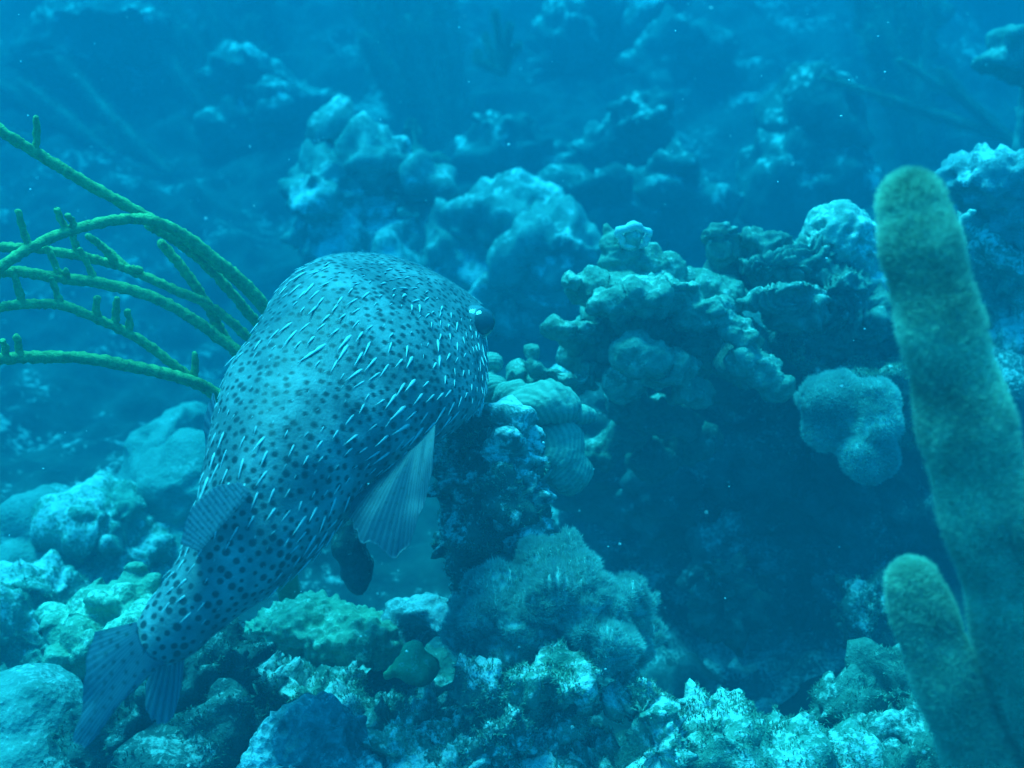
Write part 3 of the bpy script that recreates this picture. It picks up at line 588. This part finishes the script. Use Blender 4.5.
# ------------------------------------------------------------------ porcupinefish
def catt(name): return M[name]
def fish_mats():
    m = bpy.data.materials.new('spotted_fish_skin'); m.use_nodes = True; nt = m.node_tree; L = nt.links
    b = nt.nodes['Principled BSDF']; b.inputs['Roughness'].default_value = .5; b.inputs['Specular IOR Level'].default_value = .3
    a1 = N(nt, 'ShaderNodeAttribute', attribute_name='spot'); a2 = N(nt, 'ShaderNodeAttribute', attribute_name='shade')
    tc = N(nt, 'ShaderNodeTexCoord'); n = noise(nt, tc.outputs['Object'], 45, 4); n2 = noise(nt, tc.outputs['Object'], 300, 3)
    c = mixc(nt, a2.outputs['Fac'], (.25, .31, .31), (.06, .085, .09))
    c = mixc(nt, ramp(nt, noise(nt, tc.outputs['Object'], 17, 3), [(.40, .8), (.56, 0.0)]), c, (.07, .10, .11))
    c = mixc(nt, ramp(nt, n, [(.38, .6), (.58, 0.0)]), c, (.10, .13, .13))
    c = mixc(nt, math_(nt, 'MULTIPLY', a1.outputs['Fac'], .93), c, (.022, .024, .026))
    L.new(c, b.inputs['Base Color'])
    bp = N(nt, 'ShaderNodeBump'); bp.inputs['Strength'].default_value = .5; bp.inputs['Distance'].default_value = .002
    L.new(n2, bp.inputs['Height']); L.new(bp.outputs[0], b.inputs['Normal'])
    M['skin'] = m
    m = bpy.data.materials.new('fish_fin'); m.use_nodes = True; nt = m.node_tree; L = nt.links
    b = nt.nodes['Principled BSDF']; b.inputs['Roughness'].default_value = .5
    a1 = N(nt, 'ShaderNodeAttribute', attribute_name='spot'); a2 = N(nt, 'ShaderNodeAttribute', attribute_name='ray')
    c = mixc(nt, a2.outputs['Fac'], (.12, .19, .25), (.26, .36, .43))
    c = mixc(nt, math_(nt, 'MULTIPLY', a1.outputs['Fac'], .85), c, (.03, .04, .05))
    L.new(c, b.inputs['Base Color'])
    tr = N(nt, 'ShaderNodeBsdfTranslucent'); L.new(c, tr.inputs[0]); ms = N(nt, 'ShaderNodeMixShader'); ms.inputs[0].default_value = .6
    tp = N(nt, 'ShaderNodeBsdfTransparent'); m2 = N(nt, 'ShaderNodeMixShader'); m2.inputs[0].default_value = .22
    L.new(b.outputs[0], ms.inputs[1]); L.new(tr.outputs[0], ms.inputs[2]); L.new(ms.outputs[0], m2.inputs[1]); L.new(tp.outputs[0], m2.inputs[2])
    L.new(m2.outputs[0], nt.nodes['Material Output'].inputs[0]); M['fin'] = m
    M['spine'] = simple('pale_spine', (.46, .54, .54), .45, .12, 90, spec=.4)
    M['eye'] = simple('fish_eye', (.16, .21, .22), .15, .1, 60, spec=.6)
    M['pupil'] = simple('fish_pupil', (.045, .065, .075), .1, .1, 60, spec=.6)
fish_mats()

# rings: left edge px, right edge px, depth at centre, thickness in depth (m)
RG = [((130, 640), (156, 664), .965, .016), ((146, 606), (185, 655), .975, .024), ((165, 580), (222, 628), .99, .036), ((184, 548), (266, 594), 1.01, .052),
      ((197, 505), (308, 560), 1.04, .072), ((206, 455), (350, 522), 1.08, .096), ((222, 400), (393, 474), 1.12, .116), ((246, 345), (440, 440), 1.17, .130),
      ((276, 298), (478, 408), 1.22, .136), ((316, 262), (487, 372), 1.27, .128), ((352, 254), (486, 340), 1.32, .112), ((392, 258), (484, 312), 1.36, .085), ((425, 268), (475, 298), 1.38, .05), ((440, 278), (462, 292), 1.39, .018)]
rows = np.array([[a[0], a[1], b[0], b[1], d, t] for a, b, d, t in RG]); q = cr(rows, 38)
A = np.array([P(r[0], r[1], r[4]) for r in q]); B = np.array([P(r[2], r[3], r[4]) for r in q]); Cc = (A + B) / 2
T = np.gradient(Cc, axis=0); T /= np.linalg.norm(T, axis=1)[:, None]
E1 = (A - B) / 2; E1n = np.linalg.norm(E1, axis=1); E1u = E1 / E1n[:, None]
E2 = -(FW[None] - E1u * (E1u @ FW)[:, None]); E2 /= np.linalg.norm(E2, axis=1)[:, None]
if (E2[70] @ FW) > 0: E2 = -E2                       # towards the camera side
NS = 400; ang = np.linspace(0, 2 * PI, NS, endpoint=False)   # 0 = left/upper edge, pi/2 = camera side
th = q[:, 5]
V = Cc[:, None] + np.cos(ang)[None, :, None] * E1[:, None] + (np.sin(ang)[None, :, None] * th[:, None, None]) * E2[:, None]
nR = len(Cc); G = V.copy(); V = V.reshape(-1, 3)
V = np.vstack([V, Cc[0] - T[0] * .004, Cc[-1] + T[-1] * .006])
i, j = np.meshgrid(np.arange(nR - 1), np.arange(NS), indexing='ij'); i = i.ravel(); j = j.ravel(); j2 = (j + 1) % NS
Fc = np.stack([i * NS + j, (i + 1) * NS + j, (i + 1) * NS + j2, i * NS + j2], 1).tolist()
e0, e1 = nR * NS, nR * NS + 1
Fc += [[e0, j, (j + 1) % NS] for j in range(NS)] + [[e1, (nR - 1) * NS + (j + 1) % NS, (nR - 1) * NS + j] for j in range(NS)]
# gentle relief: brow hollow, cheek, folds
V0 = V.copy(); cen = np.vstack([np.repeat(Cc, NS, 0), Cc[:1], Cc[-1:]]); D = V - cen; D /= np.linalg.norm(D, axis=1)[:, None] + 1e-9
V = V + D * (.004 * fbm(V * 14, 3, 3))[:, None]
root = empty('porcupinefish', Cc[nR // 3] - np.array([0, 0, .12]), 'large dark spotted porcupinefish with pale spines seen from behind, swimming over the reef', 'fish')
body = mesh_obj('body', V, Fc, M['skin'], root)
# poisson spots on the surface
def poisson(pts, r, rg, lim=4000):
    cell = {}; out = []
    for k in rg.permutation(len(pts)):
        p = pts[k]; rr = r[k]; key = tuple((p // .02).astype(int)); ok = True
        for a in (-1, 0, 1):
            for b in (-1, 0, 1):
                for c in (-1, 0, 1):
                    for m_ in cell.get((key[0] + a, key[1] + b, key[2] + c), ()):
                        if ((pts[m_] - p) ** 2).sum() < rr * rr: ok = False; break
                    if not ok: break
                if not ok: break
            if not ok: break
        if ok: cell.setdefault(key, []).append(k); out.append(k)
        if len(out) > lim: break
    return np.array(out)
rg = np.random.default_rng(8); sub = rg.choice(nR * NS, 22000, replace=False)
si = sub // NS; rad = np.interp(si / nR, [0, .25, .6, 1], [.0078, .0080, .0078, .0070])
sp = sub[poisson(V[sub], rad, rg)]
srad = np.interp((sp // NS) / nR, [0, .3, .7, 1], [.0030, .0032, .0031, .0026]) * rg.uniform(.6, 1.25, len(sp))
def near(X, pts, rads):
    """soft-edged spot mask by gridded nearest search"""
    cells = {}
    for k, p in enumerate(pts): cells.setdefault(tuple((p // .012).astype(int)), []).append(k)
    K = (X // .012).astype(int); out = np.zeros(len(X)); order = {}
    for n_, key in enumerate(map(tuple, K)): order.setdefault(key, []).append(n_)
    for key, idx in order.items():
        c = [k for a in (-1, 0, 1) for b in (-1, 0, 1) for e in (-1, 0, 1) for k in cells.get((key[0] + a, key[1] + b, key[2] + e), ())]
        if not c: continue
        idx = np.array(idx); dd = np.linalg.norm(X[idx][:, None] - pts[c][None], axis=2) / rads[c][None]
        out[idx] = np.clip((1.15 - dd.min(1)) / .35, 0, 1)
    return out
at = body.data.attributes.new('spot', 'FLOAT', 'POINT'); at.data.foreach_set('value', near(V, V[sp], srad))
# dusky skin blotches that also paint in the dark bands of dappled sunlight
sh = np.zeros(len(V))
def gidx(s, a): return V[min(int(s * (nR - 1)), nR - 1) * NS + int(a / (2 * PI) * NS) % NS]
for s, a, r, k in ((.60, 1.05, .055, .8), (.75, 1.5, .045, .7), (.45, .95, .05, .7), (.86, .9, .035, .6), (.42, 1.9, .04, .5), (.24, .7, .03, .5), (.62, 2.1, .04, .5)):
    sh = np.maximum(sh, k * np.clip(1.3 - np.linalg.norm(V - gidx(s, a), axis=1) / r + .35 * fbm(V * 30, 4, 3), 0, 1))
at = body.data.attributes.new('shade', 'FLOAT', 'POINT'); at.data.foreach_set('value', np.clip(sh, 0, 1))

# spines: flattened thorns lying back towards the tail, the 100 largest-showing as parts, the rest one part
sub = rg.choice(np.arange(13 * NS, (nR - 22) * NS), 16000, replace=False)
ss = sub // NS; rad2 = np.interp(ss / nR, [0, .3, .7, 1], [.0125, .0135, .0128, .0115])
kk = sub[poisson(V[sub], rad2, rg)]
kk = np.array([k for k in kk if (k // NS) / nR > .14 or rg.random() < .4])
si, sj = kk // NS, kk % NS
SPN = fbm(V * 16, 51, 2)
VN = np.zeros(len(body.data.vertices) * 3); body.data.vertices.foreach_get('normal', VN); VN = VN.reshape(-1, 3); VN = VN * np.sign((VN * D).sum(1))[:, None]
def spine_mesh(k):
    i_, j_ = k // NS, k % NS; p = V[k]; n_ = VN[k]; t_ = V[k - 3 * NS] - V[k + 3 * NS]; t_ = t_ - n_ * t_.dot(n_); t_ /= np.linalg.norm(t_)
    side = np.cross(n_, t_); s = i_ / nR
    Ls = np.interp(s, [.1, .25, .6, .8, 1], [.008, .014, .021, .017, .008]) * np.clip(.68 + 1.3 * SPN[k], .22, 1.2) * rg.uniform(.75, 1.15); w_ = Ls * .066 * rg.uniform(.7, 1.3)
    t_ = t_ + side * rg.uniform(-.22, .22); ax = t_ * .97 + n_ * rg.uniform(.02, .20); v = []
    for f, ws, hs in ((-.12, .6, .2), (.10, 1.15, .7), (.45, .7, .6), (.8, .26, .3)):
        c_ = p + ax * Ls * f
        for a_ in range(6):
            an = a_ * PI / 3; v.append(c_ + side * w_ * ws * math.cos(an) + n_ * w_ * hs * math.sin(an))
    v.append(p + ax * Ls * 1.08); f_ = [[r * 6 + a_, r * 6 + (a_ + 1) % 6, (r + 1) * 6 + (a_ + 1) % 6, (r + 1) * 6 + a_] for r in range(3) for a_ in range(6)]
    f_ += [[18 + a_, 18 + (a_ + 1) % 6, 24] for a_ in range(6)] + [[5, 4, 3, 2, 1, 0]]
    return np.array(v), f_, Ls
items = [(spine_mesh(k), k) for k in kk]
score = np.array([it[0][2] * max(0, VN[it[1]] @ (CAM - V[it[1]]) / np.linalg.norm(CAM - V[it[1]])) for it in items]); order = np.argsort(-score)
for r in order[:100]: mesh_obj('spine', items[r][0][0], items[r][0][1], M['spine'], root)
VV, FF, n_ = [], [], 0
for r in order[100:]:
    v, f, _ = items[r][0]; VV.append(v); FF += [[a + n_ for a in x] for x in f]; n_ += len(v)
tag(mesh_obj('spines', np.vstack(VV), FF, M['spine'], root), kind='stuff')

def fin(name, base, tip, nray, spots=0, bulge=0.0, thick=.0012, parent=root):
    """surface lofted between a base curve and an outer curve (px, py, depth), finely rayed, with real thickness"""
    b = cr(base, 40); t = cr(tip, 40)
    u = np.linspace(0, 1, 81); b = np.stack([np.interp(u, np.linspace(0, 1, len(b)), b[:, k]) for k in range(3)], 1); t = np.stack([np.interp(u, np.linspace(0, 1, len(t)), t[:, k]) for k in range(3)], 1)
    Bp = np.array([P(*v) for v in b]); Tp = np.array([P(*v) for v in t]); w_ = np.linspace(0, 1, 41)
    Tp = Tp + (Tp - Bp) * (.035 * fbm(np.stack([u * 14, u * 0, u * 0 + nray], 1), 8, 3) - .03)[:, None]
    Gd = Bp[:, None] * (1 - w_)[None, :, None] + Tp[:, None] * w_[None, :, None]
    nn = np.cross(Gd[-1, 0] - Gd[0, 0] + (Gd[-1, -1] - Gd[0, -1]), Gd[40, -1] - Gd[40, 0]); nn /= np.linalg.norm(nn)
    if nn @ FW > 0: nn = -nn
    wave = np.sin(u * nray * 2 * PI)
    Gd = Gd + nn * (bulge * np.sin(w_ * PI * .8)[None, :, None] * np.sin(u * PI)[:, None, None] + .0003 * wave[:, None, None] * w_[None, :, None] * 1.2)
    Gd = Gd + nn * (.004 * fbm(Gd.reshape(-1, 3) * 22, 6, 2).reshape(81, 41, 1) * w_[None, :, None])
    th_ = thick * (1.4 - w_)[None, :, None]; X = np.concatenate([(Gd + nn * th_).reshape(-1, 3), (Gd - nn * th_).reshape(-1, 3)])
    i, j = np.meshgrid(np.arange(80), np.arange(40), indexing='ij'); k = (i * 41 + j).ravel(); n0 = 81 * 41
    Fc = np.concatenate([np.stack([k, k + 1, k + 42, k + 41], 1), np.stack([k, k + 41, k + 42, k + 1], 1) + n0]).tolist()
    rim = [m_ * 41 for m_ in range(81)][::-1] + list(range(41)) + [m_ * 41 + 40 for m_ in range(81)] + [80 * 41 + m_ for m_ in range(41)][::-1]
    rim = [r for q_, r in enumerate(rim) if q_ == 0 or r != rim[q_ - 1]]
    for q_ in range(len(rim)):
        a_, b_ = rim[q_], rim[(q_ + 1) % len(rim)]
        if a_ != b_: Fc.append([a_, b_, b_ + n0, a_ + n0])
    o = mesh_obj(name, X, Fc, M['fin'], parent)
    o.data.attributes.new('ray', 'FLOAT', 'POINT').data.foreach_set('value', np.tile(np.repeat(wave * .5 + .5, 41), 2))
    sv = np.zeros(len(X))
    if spots:
        g = Gd.reshape(-1, 3); w2 = np.tile(w_, 81); ps = g[np.random.default_rng(3).permutation(len(g))[:900]]
        s2 = poisson(ps, np.full(len(ps), .0075), np.random.default_rng(5)); sv = near(X, ps[s2], np.full(len(s2), .0023)) * spots
        sv = sv * np.tile(np.clip(1.35 - w2, 0, 1), 2)
    o.data.attributes.new('spot', 'FLOAT', 'POINT').data.foreach_set('value', sv)
    return o
fin('tail_fin', [(136, 622, .955), (140, 640, .95), (152, 656, .95), (166, 662, .955)], [(94, 632, .95), (86, 660, .945), (82, 705, .94), (72, 746, .935), (92, 742, .935), (112, 714, .94), (134, 690, .95)], 26, .9, .008)
fin('dorsal_fin', [(250, 492, .985), (232, 514, .98), (212, 536, .975), (200, 552, .975)], [(240, 482, .955), (214, 488, .935), (190, 510, .92), (178, 542, .925)], 17, .8)
fin('pectoral_fin', [(436, 424, 1.10), (422, 440, 1.09), (404, 456, 1.08), (384, 474, 1.08)], [(432, 470, 1.06), (420, 520, 1.04), (400, 562, 1.03), (368, 550, 1.03), (350, 525, 1.04), (349, 502, 1.05)], 26, .8, .012)
pf = bpy.data.objects['pectoral_fin']; tag(pf, 'right side fin spread wide, dark with fine rays')
fm = M['fin'].copy(); fm.name = 'dark_fish_fin'; pf.data.materials[0] = fm
for n_ in fm.node_tree.nodes:
    if n_.type == 'MIX_SHADER' and abs(n_.inputs[0].default_value - .6) < .01: n_.inputs[0].default_value = .3
    if n_.type == 'MIX' and tuple(round(v, 2) for v in n_.inputs[6].default_value[:3]) == (.12, .19, .25): n_.inputs[6].default_value = (.03, .06, .09, 1); n_.inputs[7].default_value = (.08, .13, .17, 1)
fin('pectoral_fin', [(222, 424, 1.12), (218, 440, 1.12), (214, 455, 1.12)], [(214, 392, 1.16), (203, 425, 1.16), (205, 468, 1.15)], 6, .3)
fin('anal_fin', [(160, 650, .985), (172, 648, .985), (186, 642, .985)], [(146, 685, .985), (148, 714, .98), (160, 724, .98), (174, 718, .98), (181, 690, .985)], 7, 0)
# eye bulging past the cheek
def ball(name, c, r, mat, parent, sq=1.0):
    v = ICO3[0] * r; return mesh_obj(name, v + c, ICO3[1], M[mat], parent)
ec = P(475, 323, 1.295); eye = ball('eye', ec, .0215, 'eye', root)
ball('pupil', P(481, 322, 1.289), .0170, 'pupil', eye)
ec2 = P(362, 262, 1.33)

# ------------------------------------------------------------------ drifting specks
rg = np.random.default_rng(77); VV, FF, n_ = [], [], 0
for k in range(300):
    d = rg.uniform(.7, 3.5); c = P(rg.uniform(-80, 1100), rg.uniform(-60, 820), d)
    s = rg.uniform(.0004, .0011) * (d ** .5); v = ICO1[0] * s * rg.uniform(.6, 1.6, 3) + c
    VV.append(v); FF.append(ICO1[1] + n_); n_ += len(v)
tag(mesh_obj('marine_snow', np.vstack(VV), np.concatenate(FF), M['speck']), 'pale specks drifting in the blue water', 'particles', kind='stuff')
